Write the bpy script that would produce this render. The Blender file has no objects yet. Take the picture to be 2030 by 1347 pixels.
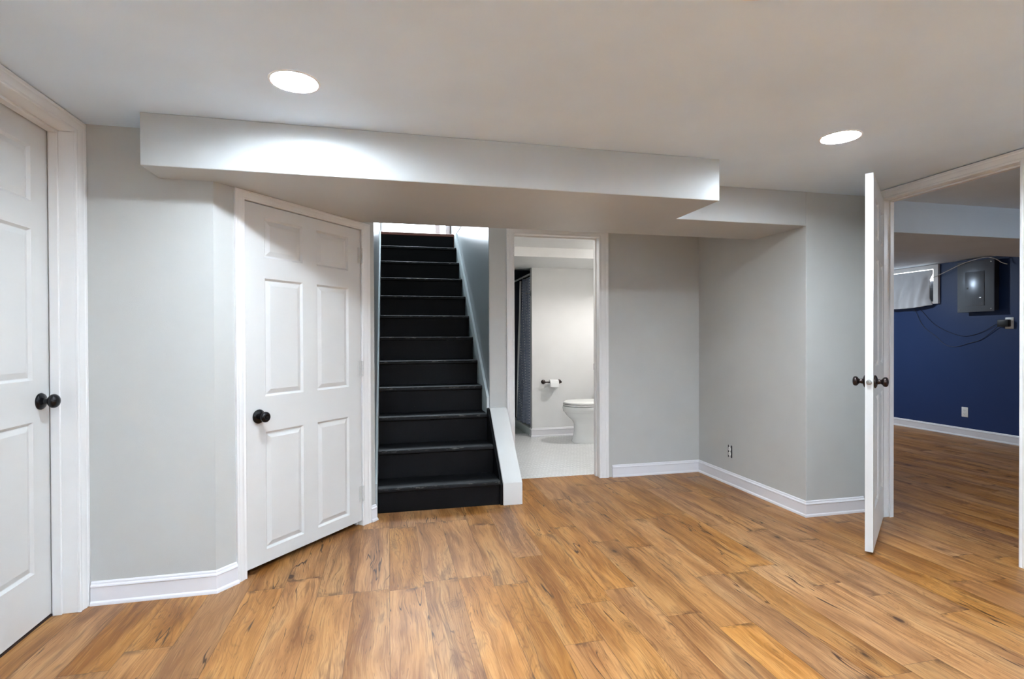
import bpy, bmesh, math, random
from mathutils import Vector, Matrix

C = bpy.context.scene.collection
SC = bpy.context.scene
R = math.radians
PI = math.pi
random.seed(7)

# ------------------------------------------------------------------ camera
W_PX, H_PX = 2030, 1347
F_PX, YAW, PITCH, ROLL, CY = 1055.862, R(13.071), R(-0.423), R(-0.218), 680.787
CAM_H = 1.2
cd = bpy.data.cameras.new('camera')
cam = bpy.data.objects.new('camera', cd)
C.objects.link(cam)
ax = Vector((math.cos(YAW), -math.sin(YAW), 0))
fw = Vector((math.sin(YAW), math.cos(YAW), 0))
up = Vector((0, 0, 1))
d2 = fw * math.cos(PITCH) + up * math.sin(PITCH)
z2 = -fw * math.sin(PITCH) + up * math.cos(PITCH)
rv = ax * math.cos(ROLL) + z2 * math.sin(ROLL)
uv = -ax * math.sin(ROLL) + z2 * math.cos(ROLL)
m = Matrix((rv, uv, -d2)).transposed().to_4x4()
m.translation = Vector((0, 0, CAM_H))
cam.matrix_world = m
cd.sensor_fit = 'HORIZONTAL'
cd.sensor_width = 36.0
cd.lens = F_PX / W_PX * 36.0
cd.shift_y = (CY - H_PX / 2) / W_PX
cd.clip_start = 0.02
SC.camera = cam

# ------------------------------------------------------------------ world, exposure
w = bpy.data.worlds.new('world')
SC.world = w
w.use_nodes = True
w.node_tree.nodes['Background'].inputs[0].default_value = (0.6, 0.75, 1.0, 1)
w.node_tree.nodes['Background'].inputs[1].default_value = 0.0
SC.view_settings.view_transform = 'Standard'
SC.view_settings.look = 'None'
SC.view_settings.gamma = 1.0
SC.view_settings.use_curve_mapping = False
SC.view_settings.exposure = 2.84
LIGHT_MAIN = 66.0       # emission of the main room's ceiling lights
LIGHT_BLUE = 74.0       # the blue room's ceiling lights
LIGHT_BATH = 48.0       # the bathroom's light
LIGHT_DAY = 4.0        # daylight in the glazed door upstairs
LIGHT_UP = 92.0         # unseen uplights added behind the viewer for neutral fill
LIGHT_WIN = 0.9         # daylight in the small basement window
LAMP_COL = (0.82, 0.95, 1.09)


# ------------------------------------------------------------------ node helpers
def lin(r, g=None, b=None):
    if g is None:
        r, g, b = r
    f = lambda c: (c / 255 / 12.92) if c / 255 <= 0.04045 else ((c / 255 + 0.055) / 1.055) ** 2.4
    return (f(r), f(g), f(b), 1.0)


class NT:
    def __init__(s, name):
        s.m = bpy.data.materials.new(name)
        s.m.use_nodes = True
        s.t = s.m.node_tree
        s.b = s.t.nodes['Principled BSDF']

    def n(s, typ, **kw):
        nd = s.t.nodes.new(typ)
        for k, v in kw.items():
            setattr(nd, k, v)
        return nd

    def put(s, sock, v):
        if isinstance(v, bpy.types.NodeSocket):
            s.t.links.new(v, sock)
        elif v is not None:
            sock.default_value = v

    def math(s, op, a, b=None, c=None, clamp=False):
        nd = s.n('ShaderNodeMath', operation=op, use_clamp=clamp)
        s.put(nd.inputs[0], a)
        s.put(nd.inputs[1], b)
        s.put(nd.inputs[2], c)
        return nd.outputs[0]

    def mix(s, fac, a, b, blend='MIX'):
        nd = s.n('ShaderNodeMix', data_type='RGBA', blend_type=blend)
        s.put(nd.inputs[0], fac)
        s.put(nd.inputs[6], a)
        s.put(nd.inputs[7], b)
        return nd.outputs[2]

    def vec(s, x, y, z=0.0):
        nd = s.n('ShaderNodeCombineXYZ')
        s.put(nd.inputs[0], x)
        s.put(nd.inputs[1], y)
        s.put(nd.inputs[2], z)
        return nd.outputs[0]

    def sep(s, v):
        nd = s.n('ShaderNodeSeparateXYZ')
        s.put(nd.inputs[0], v)
        return nd.outputs

    def coord(s, which='Object'):
        return s.n('ShaderNodeTexCoord').outputs[which]

    def scale(s, v, sc):
        nd = s.n('ShaderNodeVectorMath', operation='MULTIPLY')
        s.put(nd.inputs[0], v)
        nd.inputs[1].default_value = sc
        return nd.outputs[0]

    def noise(s, v, sc=1.0, det=2.0, rough=0.5, dist=0.0):
        nd = s.n('ShaderNodeTexNoise')
        s.put(nd.inputs['Vector'], v)
        nd.inputs['Scale'].default_value = sc
        nd.inputs['Detail'].default_value = det
        nd.inputs['Roughness'].default_value = rough
        nd.inputs['Distortion'].default_value = dist
        return nd.outputs['Fac']

    def ramp(s, v, stops):
        nd = s.n('ShaderNodeValToRGB')
        s.put(nd.inputs[0], v)
        el = nd.color_ramp.elements
        while len(el) < len(stops):
            el.new(0.5)
        for e, (p, c) in zip(el, stops):
            e.position = p
            e.color = c if len(c) == 4 else (*c, 1)
        return nd.outputs[0]

    def step(s, v, a, b):
        nd = s.n('ShaderNodeMapRange', interpolation_type='SMOOTHSTEP')
        s.put(nd.inputs[0], v)
        nd.inputs[1].default_value = a
        nd.inputs[2].default_value = b
        return nd.outputs[0]

    def bump(s, h, strength=0.2, dist=0.002):
        nd = s.n('ShaderNodeBump')
        nd.inputs['Strength'].default_value = strength
        nd.inputs['Distance'].default_value = dist
        s.put(nd.inputs['Height'], h)
        s.t.links.new(nd.outputs[0], s.b.inputs['Normal'])

    def set(s, **kw):
        for k, v in kw.items():
            s.put(s.b.inputs[k.replace('_', ' ')], v)
        return s.m


def paint(name, col, rough=0.5, peel=0.25, spec=0.5, pscale=260.0, mottling=0.03):
    t = NT(name)
    o = t.coord()
    n1 = t.noise(o, 1.7, 3, 0.55)
    c = lin(col)
    dk = tuple(x * (1 - mottling) for x in c[:3]) + (1,)
    lt = tuple(min(1, x * (1 + mottling)) for x in c[:3]) + (1,)
    base = t.mix(t.step(n1, 0.3, 0.7), dk, lt)
    t.set(Base_Color=base, Roughness=rough, Specular_IOR_Level=spec)
    if peel:
        t.bump(t.noise(o, pscale, 2, 0.6), peel, 0.0012)
    return t.m


def plain(name, col, rough=0.4, metal=0.0, spec=0.5, var=0.06, vscale=30.0):
    t = NT(name)
    n1 = t.noise(t.coord(), vscale, 3, 0.6)
    c = lin(col)
    base = t.mix(n1, tuple(x * (1 - var) for x in c[:3]) + (1,), tuple(min(1, x * (1 + var)) for x in c[:3]) + (1,))
    return t.set(Base_Color=base, Roughness=rough, Metallic=metal, Specular_IOR_Level=spec)


def glow(name, col, strength):
    t = NT(name)
    return t.set(Base_Color=(0.9, 0.9, 0.9, 1), Emission_Color=(*col, 1), Emission_Strength=strength, Roughness=0.5)


def wood_floor():
    t = NT('laminate_planks')
    W, L = 0.166, 0.86
    x, y, z = t.sep(t.coord())
    row = t.math('FLOOR', t.math('DIVIDE', x, W))
    fx = t.math('SUBTRACT', t.math('DIVIDE', x, W), row)
    wn = t.n('ShaderNodeTexWhiteNoise', noise_dimensions='1D')
    t.put(wn.inputs['W'], t.math('ADD', row, 0.37))
    yo = t.math('ADD', t.math('DIVIDE', y, L), wn.outputs['Value'])
    idx = t.math('FLOOR', yo)
    fy = t.math('SUBTRACT', yo, idx)
    wn2 = t.n('ShaderNodeTexWhiteNoise', noise_dimensions='2D')
    t.put(wn2.inputs['Vector'], t.vec(row, idx))
    r, g, b = t.sep(wn2.outputs['Color'])
    lx = t.math('ADD', x, t.math('MULTIPLY', r, 37.0))
    ly = t.math('ADD', y, t.math('MULTIPLY', g, 53.0))
    lz = t.math('MULTIPLY', b, 19.0)
    loc = t.vec(lx, ly, lz)
    # wandering of the fibres, shared by all grain layers
    wob = t.noise(t.scale(loc, (5.0, 2.2, 1)), 1.0, 2, 0.5)
    wx = t.math('ADD', lx, t.math('MULTIPLY', t.math('SUBTRACT', wob, 0.5), 0.075))
    wl = t.vec(wx, ly, lz)
    broad = t.noise(t.scale(wl, (13.0, 1.5, 1)), 1.0, 3, 0.55, 0.4)
    base = t.ramp(broad, [(0.28, lin(116, 74, 40)), (0.42, lin(149, 102, 60)), (0.55, lin(170, 122, 76)), (0.72, lin(187, 144, 97))])
    tone = t.noise(t.scale(wl, (8.0, 0.95, 1)), 1.0, 3, 0.6, 0.6)
    base = t.mix(t.math('MULTIPLY', t.step(tone, 0.50, 0.68), 0.60), base, lin(110, 64, 31))
    # cathedral figure: contour lines of a stretched noise
    fig = t.noise(t.scale(wl, (11.0, 1.5, 1)), 1.0, 1.2, 0.45, 0.7)
    fig2 = t.math('ADD', fig, t.math('MULTIPLY', t.noise(t.scale(loc, (60, 9, 1)), 1.0, 2), 0.022))
    rings = t.math('PINGPONG', t.math('MULTIPLY', fig2, 44.0), 1.0)
    figmask = t.step(t.noise(t.scale(loc, (3.0, 1.1, 1)), 1.0, 2), 0.42, 0.60)
    ringf = t.math('MULTIPLY', t.step(rings, 0.42, 0.0), t.math('MULTIPLY', figmask, 0.40))
    base = t.mix(ringf, base, lin(96, 60, 33))
    # fine fibres
    fib = t.noise(t.scale(wl, (170.0, 4.5, 1)), 1.0, 3, 0.7)
    fl = t.noise(t.scale(wl, (95.0, 2.4, 1)), 1.0, 2, 0.5)
    flm = t.step(t.noise(t.scale(loc, (6.0, 1.6, 1)), 1.0, 2), 0.40, 0.58)
    base = t.mix(t.math('MULTIPLY', t.step(fl, 0.56, 0.64), t.math('MULTIPLY', flm, 0.46)), base, lin(92, 58, 32))
    base = t.mix(t.math('MULTIPLY', t.step(fib, 0.50, 0.68), 0.42), base, lin(104, 67, 38))
    base = t.mix(t.math('MULTIPLY', t.step(fib, 0.47, 0.32), 0.30), base, lin(198, 156, 108))
    # dark smoky streaks
    smo = t.noise(t.scale(wl, (13.0, 1.5, 1)), 1.0, 4, 0.62, 0.5)
    smf = t.math('MULTIPLY', t.step(smo, 0.57, 0.72), 0.70)
    base = t.mix(smf, base, lin(90, 50, 26))
    # long thin dark cracks running with the grain
    cr = t.math('ABSOLUTE', t.math('SUBTRACT', t.noise(t.scale(wl, (12.0, 0.9, 1)), 1.0, 3, 0.5, 0.25), 0.5))
    crm = t.step(t.noise(t.scale(loc, (7.0, 1.9, 1)), 1.0, 2), 0.53, 0.60)
    crf = t.math('MULTIPLY', t.step(cr, 0.010, 0.003), t.math('MULTIPLY', crm, 0.9))
    base = t.mix(crf, base, lin(50, 29, 18))
    # pores: little dashes along the grain
    po = t.noise(t.scale(wl, (260.0, 14.0, 1)), 1.0, 1, 0.5)
    pom = t.step(t.noise(t.scale(loc, (4.0, 1.2, 1)), 1.0, 2), 0.44, 0.62)
    base = t.mix(t.math('MULTIPLY', t.step(po, 0.64, 0.72), t.math('MULTIPLY', pom, 0.75)), base, lin(70, 45, 28))
    # knots
    vo = t.n('ShaderNodeTexVoronoi', feature='F1', voronoi_dimensions='3D')
    vo.inputs['Scale'].default_value = 1.0
    t.put(vo.inputs['Vector'], t.vec(t.math('MULTIPLY', wx, 4.6), t.math('MULTIPLY', ly, 2.2), lz))
    kd = vo.outputs['Distance']
    kd = t.math('ADD', kd, t.math('MULTIPLY', t.math('SUBTRACT', t.noise(t.scale(loc, (16.0, 7.0, 1)), 1.0, 2, 0.6), 0.5), 0.16))
    base = t.mix(t.math('MULTIPLY', t.step(kd, 0.20, 0.05), 0.5), base, lin(92, 56, 30))
    krg = t.math('PINGPONG', t.math('MULTIPLY', t.math('ADD', kd, t.math('MULTIPLY', wob, 0.05)), 52.0), 1.0)
    base = t.mix(t.math('MULTIPLY', t.math('MULTIPLY', t.step(krg, 0.45, 0.0), t.step(kd, 0.24, 0.08)), 0.35), base, lin(64, 41, 25))
    base = t.mix(t.math('MULTIPLY', t.step(kd, 0.06, 0.03), 0.85), base, lin(50, 29, 18))
    # plank to plank tone
    hsv = t.n('ShaderNodeHueSaturation')
    t.put(hsv.inputs['Value'], t.math('ADD', 0.90, t.math('MULTIPLY', b, 0.20)))
    t.put(hsv.inputs['Saturation'], t.math('ADD', 0.98, t.math('MULTIPLY', r, 0.14)))
    t.put(hsv.inputs['Color'], base)
    base = hsv.outputs[0]
    # seams
    ex = t.math('MULTIPLY', t.math('MINIMUM', fx, t.math('SUBTRACT', 1.0, fx)), W)
    ey = t.math('MULTIPLY', t.math('MINIMUM', fy, t.math('SUBTRACT', 1.0, fy)), L)
    smk = t.step(t.noise(t.scale(loc, (14.0, 11.0, 1)), 1.0, 3, 0.6), 0.50, 0.64)
    base = t.mix(t.math('MULTIPLY', t.step(ey, 0.045, 0.0), t.math('MULTIPLY', smk, 0.75)), base, lin(78, 48, 27))
    seam = t.step(t.math('MINIMUM', ex, ey), 0.0018, 0.0006)
    base = t.mix(t.math('MULTIPLY', seam, 0.6), base, lin(70, 44, 24))
    ro = t.math('ADD', 0.34, t.math('MULTIPLY', t.noise(loc, 3.0, 2), 0.14))
    t.set(Base_Color=base, Roughness=ro, Specular_IOR_Level=0.35)
    t.bump(t.math('SUBTRACT', t.math('MULTIPLY', fib, 0.5), t.math('MULTIPLY', seam, 2.0)), 0.16, 0.0012)
    return t.m


def mosaic():
    t = NT('white_mosaic_tile')
    v = t.coord()
    vo = t.n('ShaderNodeTexVoronoi', feature='DISTANCE_TO_EDGE', voronoi_dimensions='2D')
    vo.inputs['Randomness'].default_value = 0.0
    vo.inputs['Scale'].default_value = 1.0
    x, y, z = t.sep(v)
    # hexagons: skewed lattice
    u = t.math('MULTIPLY', t.math('ADD', x, t.math('MULTIPLY', y, 0.5)), 30.0)
    q = t.math('MULTIPLY', y, 26.0)
    t.put(vo.inputs['Vector'], t.vec(u, q, 0))
    gr = t.step(vo.outputs['Distance'], 0.10, 0.05)
    tone = t.noise(v, 9.0, 2)
    base = t.mix(tone, lin(222, 222, 220), lin(240, 240, 239))
    base = t.mix(t.math('MULTIPLY', gr, 0.8), base, lin(140, 141, 141))
    t.set(Base_Color=base, Roughness=0.35)
    t.bump(t.math('SUBTRACT', 1.0, gr), 0.3, 0.001)
    return t.m


def worn_black(name, tread):
    t = NT(name)
    o = t.coord()
    inf = t.n('ShaderNodeObjectInfo')
    ad = t.n('ShaderNodeVectorMath', operation='ADD')
    t.put(ad.inputs[0], o)
    t.put(ad.inputs[1], t.vec(t.math('MULTIPLY', inf.outputs['Random'], 91.0), t.math('MULTIPLY', inf.outputs['Random'], 37.0), 0))
    p = ad.outputs[0]
    n1 = t.noise(t.scale(p, (6, 14, 6)), 1.0, 4, 0.6)
    base = t.mix(n1, lin(4, 4, 5), lin(10, 10, 12))
    if tread:
        x, y, z = t.sep(o)
        edge = t.step(t.math('ADD', y, t.math('MULTIPLY', t.math('ABSOLUTE', t.math('ADD', z, 0.004)), 1.0)), 0.016, 0.004)
        sc = t.step(t.noise(t.scale(p, (14, 90, 90)), 1.0, 4, 0.75), 0.56, 0.63)
        base = t.mix(t.math('MULTIPLY', t.math('MULTIPLY', edge, sc), 0.75), base, lin(118, 115, 108))
        scr = t.step(t.noise(t.scale(p, (9, 40, 9)), 1.0, 5, 0.75), 0.66, 0.74)
        base = t.mix(t.math('MULTIPLY', scr, 0.35), base, lin(120, 116, 108))
        base = t.mix(t.math('MULTIPLY', t.step(t.noise(t.scale(p, (3, 6, 3)), 1.0, 4, 0.7), 0.45, 0.7), 0.25), base, lin(36, 36, 38))
    else:
        ch = t.step(t.noise(t.scale(p, (22, 22, 60)), 1.0, 3, 0.7), 0.74, 0.78)
        base = t.mix(t.math('MULTIPLY', ch, 0.4), base, lin(120, 116, 110))
    t.set(Base_Color=base, Roughness=t.math('ADD', 0.42, t.math('MULTIPLY', n1, 0.25)), Specular_IOR_Level=0.22 if tread else 0.16)
    t.bump(t.noise(t.scale(p, (20, 60, 20)), 1.0, 3), 0.25, 0.0015)
    return t.m


def dotted_cloth():
    t = NT('dotted_slate_cloth')
    uvn = t.n('ShaderNodeUVMap')
    u, v, _ = t.sep(uvn.outputs[0])
    # vertical bands: three rows of fine dots, then a row of larger dashes
    per = 0.085
    ub = t.math('MODULO', t.math('ADD', u, 10.0), per)
    base = t.mix(t.noise(t.vec(t.math('MULTIPLY', u, 300), t.math('MULTIPLY', v, 300), 0), 1.0, 2), lin(108, 117, 138), lin(132, 141, 162))
    du = t.math('SUBTRACT', t.math('MODULO', t.math('ADD', u, 10.0), 0.0142), 0.0071)
    dv = t.math('SUBTRACT', t.math('MODULO', t.math('ADD', v, 10.0), 0.018), 0.009)
    dd = t.math('SQRT', t.math('ADD', t.math('MULTIPLY', du, du), t.math('MULTIPLY', dv, dv)))
    small = t.math('MULTIPLY', t.step(dd, 0.0042, 0.0030), t.math('LESS_THAN', ub, 0.0568))
    eu = t.math('ABSOLUTE', t.math('SUBTRACT', ub, 0.071))
    ev = t.math('ABSOLUTE', t.math('SUBTRACT', t.math('MODULO', t.math('ADD', v, 10.0), 0.034), 0.017))
    dash = t.math('MULTIPLY', t.step(eu, 0.0075, 0.0055), t.step(ev, 0.0105, 0.0085))
    base = t.mix(t.math('MAXIMUM', small, dash), base, lin(205, 208, 214))
    t.set(Base_Color=base, Roughness=0.85, Specular_IOR_Level=0.2)
    return t.m


M = dict(
    wall=paint('grey_wall_paint', (191, 191, 187), 0.42, 0.30, 0.45),
    soffit=paint('grey_soffit_paint', (189, 190, 188), 0.42, 0.35, 0.5),
    ceiling=paint('white_ceiling_paint', (222, 237, 250), 0.6, 0.15, 0.3),
    trim=paint('white_trim_paint', (231, 230, 228), 0.30, 0.0, 0.5),
    base=paint('white_baseboard_paint', (228, 226, 228), 0.30, 0.0, 0.5),
    door=paint('white_door_paint', (212, 211, 208), 0.36, 0.06, 0.45, 120.0),
    stair_wall=paint('stairwell_darker_blue_grey', (140, 147, 148), 0.30, 0.3, 0.5),  # darker and bluer than the grey of the other walls
    white_wall=paint('bathroom_white_paint', (232, 231, 229), 0.5, 0.2, 0.4),
    blue=paint('navy_wall_paint', (31, 55, 100), 0.45, 0.2, 0.4),
    dark_wall=paint('dark_shower_paint', (44, 46, 62), 0.5, 0.2, 0.4),
    curb=paint('white_curb_paint', (220, 219, 215), 0.33, 0.1, 0.5),
    floor=wood_floor(),
    tile=mosaic(),
    tread=worn_black('worn_black_tread_paint', True),
    riser=worn_black('black_riser_paint', False),
    skirt=paint('pale_stringer_paint', (196, 204, 203), 0.4, 0.1, 0.4),
    knob=plain('oil_rubbed_black', (26, 25, 28), 0.22, 0.6, 0.6),
    bronze=plain('dark_bronze', (62, 52, 50), 0.22, 0.85, 0.6),
    steel=plain('painted_hinge_steel', (205, 205, 202), 0.35, 0.2),
    dull_steel=plain('dull_steel', (150, 148, 144), 0.35, 0.8),
    chrome=plain('brushed_steel', (190, 190, 190), 0.25, 0.9),
    porcelain=plain('white_porcelain', (240, 240, 238), 0.10, 0.0, 0.6, 0.01),
    plastic=plain('white_plastic', (236, 236, 233), 0.32),
    paper=plain('white_tissue', (244, 244, 243), 0.9, 0.0, 0.1, 0.03, 60),
    black=plain('black_plastic', (22, 22, 24), 0.45),
    cable_white=plain('white_cable_jacket', (205, 200, 196), 0.5),
    panel=plain('grey_steel_enclosure', (112, 118, 126), 0.28, 0.35, 0.5, 0.03),
    panel_dark=plain('dark_enclosure_side', (60, 62, 70), 0.45, 0.3),
    cloth=plain('grey_cloth', (206, 207, 210), 0.9, 0.0, 0.15, 0.10, 5),
    dots=dotted_cloth(),
    liner=plain('white_liner', (224, 226, 226), 0.5),
    shower_floor=plain('grey_green_floor', (158, 166, 160), 0.5),
    oak=plain('red_brown_wood', (128, 78, 60), 0.4),
    dark_trim=plain('dark_line_paint', (48, 52, 58), 0.5),
    shadow_gap=plain('painted_gap_shade', (46, 30, 24), 0.7),
    lamp=glow('lamp_diffuser', LAMP_COL, LIGHT_MAIN),
    lamp_up=glow('added_uplight_bulb', (0.84, 0.955, 1.08), LIGHT_UP),
    lamp_blue=glow('lamp_diffuser_dim', LAMP_COL, LIGHT_BLUE),
    lamp_bath=glow('lamp_diffuser_bath', (1, 0.985, 0.965), LIGHT_BATH),
    lamp_bath_fill=glow('added_curtain_fill_diffuser', (1, 0.985, 0.965), LIGHT_BATH * 0.3),
    day=glow('daylight_pane', (0.80, 0.90, 1.0), LIGHT_DAY),
    day2=glow('window_daylight', (0.92, 0.96, 1.0), LIGHT_WIN),
)


# ------------------------------------------------------------------ mesh helpers
class MB:
    def __init__(s):
        s.v, s.f, s.uv = [], [], None

    def add(s, vs, fs):
        o = len(s.v)
        s.v += [tuple(v) for v in vs]
        s.f += [tuple(i + o for i in f) for f in fs]
        return s

    def box(s, x0, x1, y0, y1, z0, z1):
        return s.add([(x, y, z) for z in (z0, z1) for y in (y0, y1) for x in (x0, x1)],
                     [(0, 2, 3, 1), (4, 5, 7, 6), (0, 1, 5, 4), (2, 6, 7, 3), (0, 4, 6, 2), (1, 3, 7, 5)])

    def prism(s, poly, z0, z1):
        n = len(poly)
        vs = [(x, y, z0) for x, y in poly] + [(x, y, z1) for x, y in poly]
        return s.add(vs, [tuple(range(n))[::-1], tuple(range(n, 2 * n))] + [(i, (i + 1) % n, n + (i + 1) % n, n + i) for i in range(n)])

    def prism_x(s, poly, x0, x1):
        """poly in (y, z), extruded along x"""
        n = len(poly)
        vs = [(x0, y, z) for y, z in poly] + [(x1, y, z) for y, z in poly]
        return s.add(vs, [tuple(range(n)), tuple(range(n, 2 * n))[::-1]] + [(i, n + i, n + (i + 1) % n, (i + 1) % n) for i in range(n)])

    def loft(s, rings, cap=True):
        n = len(rings[0])
        vs = [p for r in rings for p in r]
        fs = []
        for k in range(len(rings) - 1):
            for i in range(n):
                j = (i + 1) % n
                fs.append((k * n + i, k * n + j, (k + 1) * n + j, (k + 1) * n + i))
        if cap:
            fs.append(tuple(range(n))[::-1])
            fs.append(tuple(range((len(rings) - 1) * n, len(rings) * n)))
        return s.add(vs, fs)

    def lathe(s, prof, n=32, axis='z', o=(0, 0, 0)):
        """prof: (radius, along)"""
        rings = []
        for r, a in prof:
            ring = []
            for i in range(n):
                t = 2 * PI * i / n
                c, q = r * math.cos(t), r * math.sin(t)
                p = {'z': (c, q, a), 'y': (q, a, c), 'x': (a, c, q)}[axis]
                ring.append((p[0] + o[0], p[1] + o[1], p[2] + o[2]))
            rings.append(ring)
        return s.loft(rings)

    def tube(s, pts, r, n=8, sub=6):
        P = [Vector(p) for p in pts]
        if sub > 1 and len(P) > 2:
            Q = []
            for i in range(len(P) - 1):
                p0, p1, p2, p3 = P[max(i - 1, 0)], P[i], P[i + 1], P[min(i + 2, len(P) - 1)]
                for k in range(sub):
                    t = k / sub
                    Q.append(0.5 * ((2 * p1) + (p2 - p0) * t + (2 * p0 - 5 * p1 + 4 * p2 - p3) * t * t + (3 * p1 - p0 - 3 * p2 + p3) * t ** 3))
            Q.append(P[-1])
            P = Q
        rings = []
        nrm = None
        for i, p in enumerate(P):
            tg = (P[min(i + 1, len(P) - 1)] - P[max(i - 1, 0)]).normalized()
            if nrm is None:
                nrm = tg.orthogonal().normalized()
            nrm = (nrm - tg * nrm.dot(tg)).normalized()
            bn = tg.cross(nrm)
            rings.append([p + nrm * r * math.cos(2 * PI * k / n) + bn * r * math.sin(2 * PI * k / n) for k in range(n)])
        return s.loft(rings)

    def grid(s, rows, closed=False):
        n = len(rows[0])
        vs = [p for r in rows for p in r]
        fs = [(k * n + i, k * n + i + 1, (k + 1) * n + i + 1, (k + 1) * n + i) for k in range(len(rows) - 1) for i in range(n - 1)]
        return s.add(vs, fs)


def tag(o, label=None, cat=None, group=None, kind=None):
    for k, v in (('label', label), ('category', cat), ('group', group), ('kind', kind)):
        if v:
            o[k] = v
    return o


def obj(name, mb, mat, parent=None, bevel=0.0, seg=2, smooth=True, angle=32, loc=None, world=False, recalc=True):
    me = bpy.data.meshes.new(name)
    me.from_pydata(mb.v, [], mb.f)
    bm = bmesh.new()
    bm.from_mesh(me)
    if recalc:
        bmesh.ops.recalc_face_normals(bm, faces=bm.faces)
    if bevel:
        es = [e for e in bm.edges if len(e.link_faces) == 2 and e.calc_face_angle(0) > R(35)]
        bmesh.ops.bevel(bm, geom=es, offset=bevel, segments=seg, affect='EDGES', profile=0.5, clamp_overlap=True)
    bm.to_mesh(me)
    bm.free()
    if smooth:
        for p in me.polygons:
            p.use_smooth = True
        me.set_sharp_from_angle(angle=R(angle))
    me.materials.append(M[mat] if isinstance(mat, str) else mat)
    o = bpy.data.objects.new(name, me)
    C.objects.link(o)
    if loc:
        o.location = loc
    if parent:
        o.parent = parent
        if world:                                    # mesh given in room coordinates
            o.matrix_parent_inverse = parent.matrix_basis.inverted()
    return o


def empty(name, loc=(0, 0, 0), rz=0.0, label=None, cat=None, group=None, kind=None):
    o = bpy.data.objects.new(name, None)
    C.objects.link(o)
    o.empty_display_size = 0.1
    o.location = loc
    o.rotation_euler = (0, 0, rz)
    return tag(o, label, cat, group, kind)


def struct(name, mb, mat, label, cat, **kw):
    return tag(obj(name, mb, mat, **kw), label, cat, None, 'structure')


# ------------------------------------------------------------------ key dimensions (metres)
CEIL = 2.18
XL = -1.34                       # wall with the door at the left
YA = 2.785                       # short wall facing the room
A0 = Vector((-0.806, 2.785))     # start of the diagonal wall
DA = Vector((0.63546, 0.77213))  # its direction
T_END = 1.125
YD = 4.30                        # wall with the bathroom doorway
XS, YR = 2.73, 3.034             # bump-out beside the niche
XR = 3.21                        # wall with the doorway to the blue room
ZB = 1.953                       # underside of the soffit
XSL, XSR = -0.094, 0.805         # stairwell walls
XBL = 6.80                       # blue wall

# ------------------------------------------------------------------ floors, ceilings
struct('floor', MB().box(-1.6, 3.25, -3.6, 4.425, -0.1, 0).box(3.25, 6.95, -2.1, 7.3, -0.1, 0), 'floor',
       'golden brown wood plank floor running through both rooms', 'floor', smooth=False)
struct('floor_bathroom', MB().box(0.9, 3.0, 4.425, 6.56, -0.1, 0.0), 'tile',
       'white mosaic tile floor of the bathroom', 'floor', smooth=False)
struct('floor_shower', MB().box(0.9, 3.0, 6.56, 7.5, -0.1, -0.002), 'shower_floor',
       'plain grey green floor patch below the dotted curtain', 'floor', smooth=False)
LAMP_R = 0.084
LAMPS = [(-0.341, 2.159), (2.152, 2.173), (1.005, 1.262), (-0.341, -0.5), (2.152, -0.5), (1.005, -1.9)]


def ceiling_with_holes(x0, x1, y0, y1, z0, z1, lamps, r, hc=0.16):
    cells = {(round(x, 2), round(y, 1)): (x, y) for x, y in lamps}
    xs = sorted({x0, x1} | {v for k in cells for v in (k[0] - hc, k[0] + hc)})
    ys = sorted({y0, y1} | {v for k in cells for v in (k[1] - hc, k[1] + hc)})
    mb = MB()
    n = 48
    for i in range(len(xs) - 1):
        for j in range(len(ys) - 1):
            a, b, c, d = xs[i], xs[i + 1], ys[j], ys[j + 1]
            hit = [v for k, v in cells.items() if abs(k[0] - (a + b) / 2) < 0.01 and abs(k[1] - (c + d) / 2) < 0.01]
            if not hit:
                for z in (z0, z1):
                    mb.add([(a, c, z), (b, c, z), (b, d, z), (a, d, z)], [(0, 1, 2, 3)])
                continue
            hx, hy = hit[0]
            inn, out = [], []
            for q in range(n):
                t = 2 * PI * q / n + PI / 4
                cx_, sy_ = math.cos(t), math.sin(t)
                inn.append((hx + r * cx_, hy + r * sy_))
                k = max(abs(cx_), abs(sy_))
                out.append(((a + b) / 2 + (b - a) / 2 * cx_ / k, (c + d) / 2 + (d - c) / 2 * sy_ / k))
            for q in range(n):
                p = (q + 1) % n
                for z in (z0, z1):
                    mb.add([(*out[q], z), (*out[p], z), (*inn[p], z), (*inn[q], z)], [(0, 1, 2, 3)])
                mb.add([(*inn[q], z0), (*inn[p], z0), (*inn[p], z1), (*inn[q], z1)], [(0, 1, 2, 3)])
    return mb


struct('ceiling', ceiling_with_holes(-1.6, 3.3, -3.6, 3.5, CEIL, CEIL + 0.12, LAMPS, LAMP_R).box(0.95, 3.3, 3.5, 4.36, CEIL, CEIL + 0.12), 'ceiling',
       'smooth white ceiling of the empty main room', 'ceiling', smooth=False)
struct('ceiling_bathroom', MB().box(0.95, 3.0, 4.36, 7.5, CEIL, CEIL + 0.12), 'white_wall',
       'white bathroom ceiling seen through the narrow doorway', 'ceiling', smooth=False)
struct('ceiling_blue_room', MB().box(3.3, 6.95, -2.1, 3.09, CEIL, CEIL + 0.12).box(3.3, 6.95, 3.09, 7.3, 2.135, CEIL + 0.12), 'ceiling',
       'shaded white ceiling of the navy room', 'ceiling', smooth=False)

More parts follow.
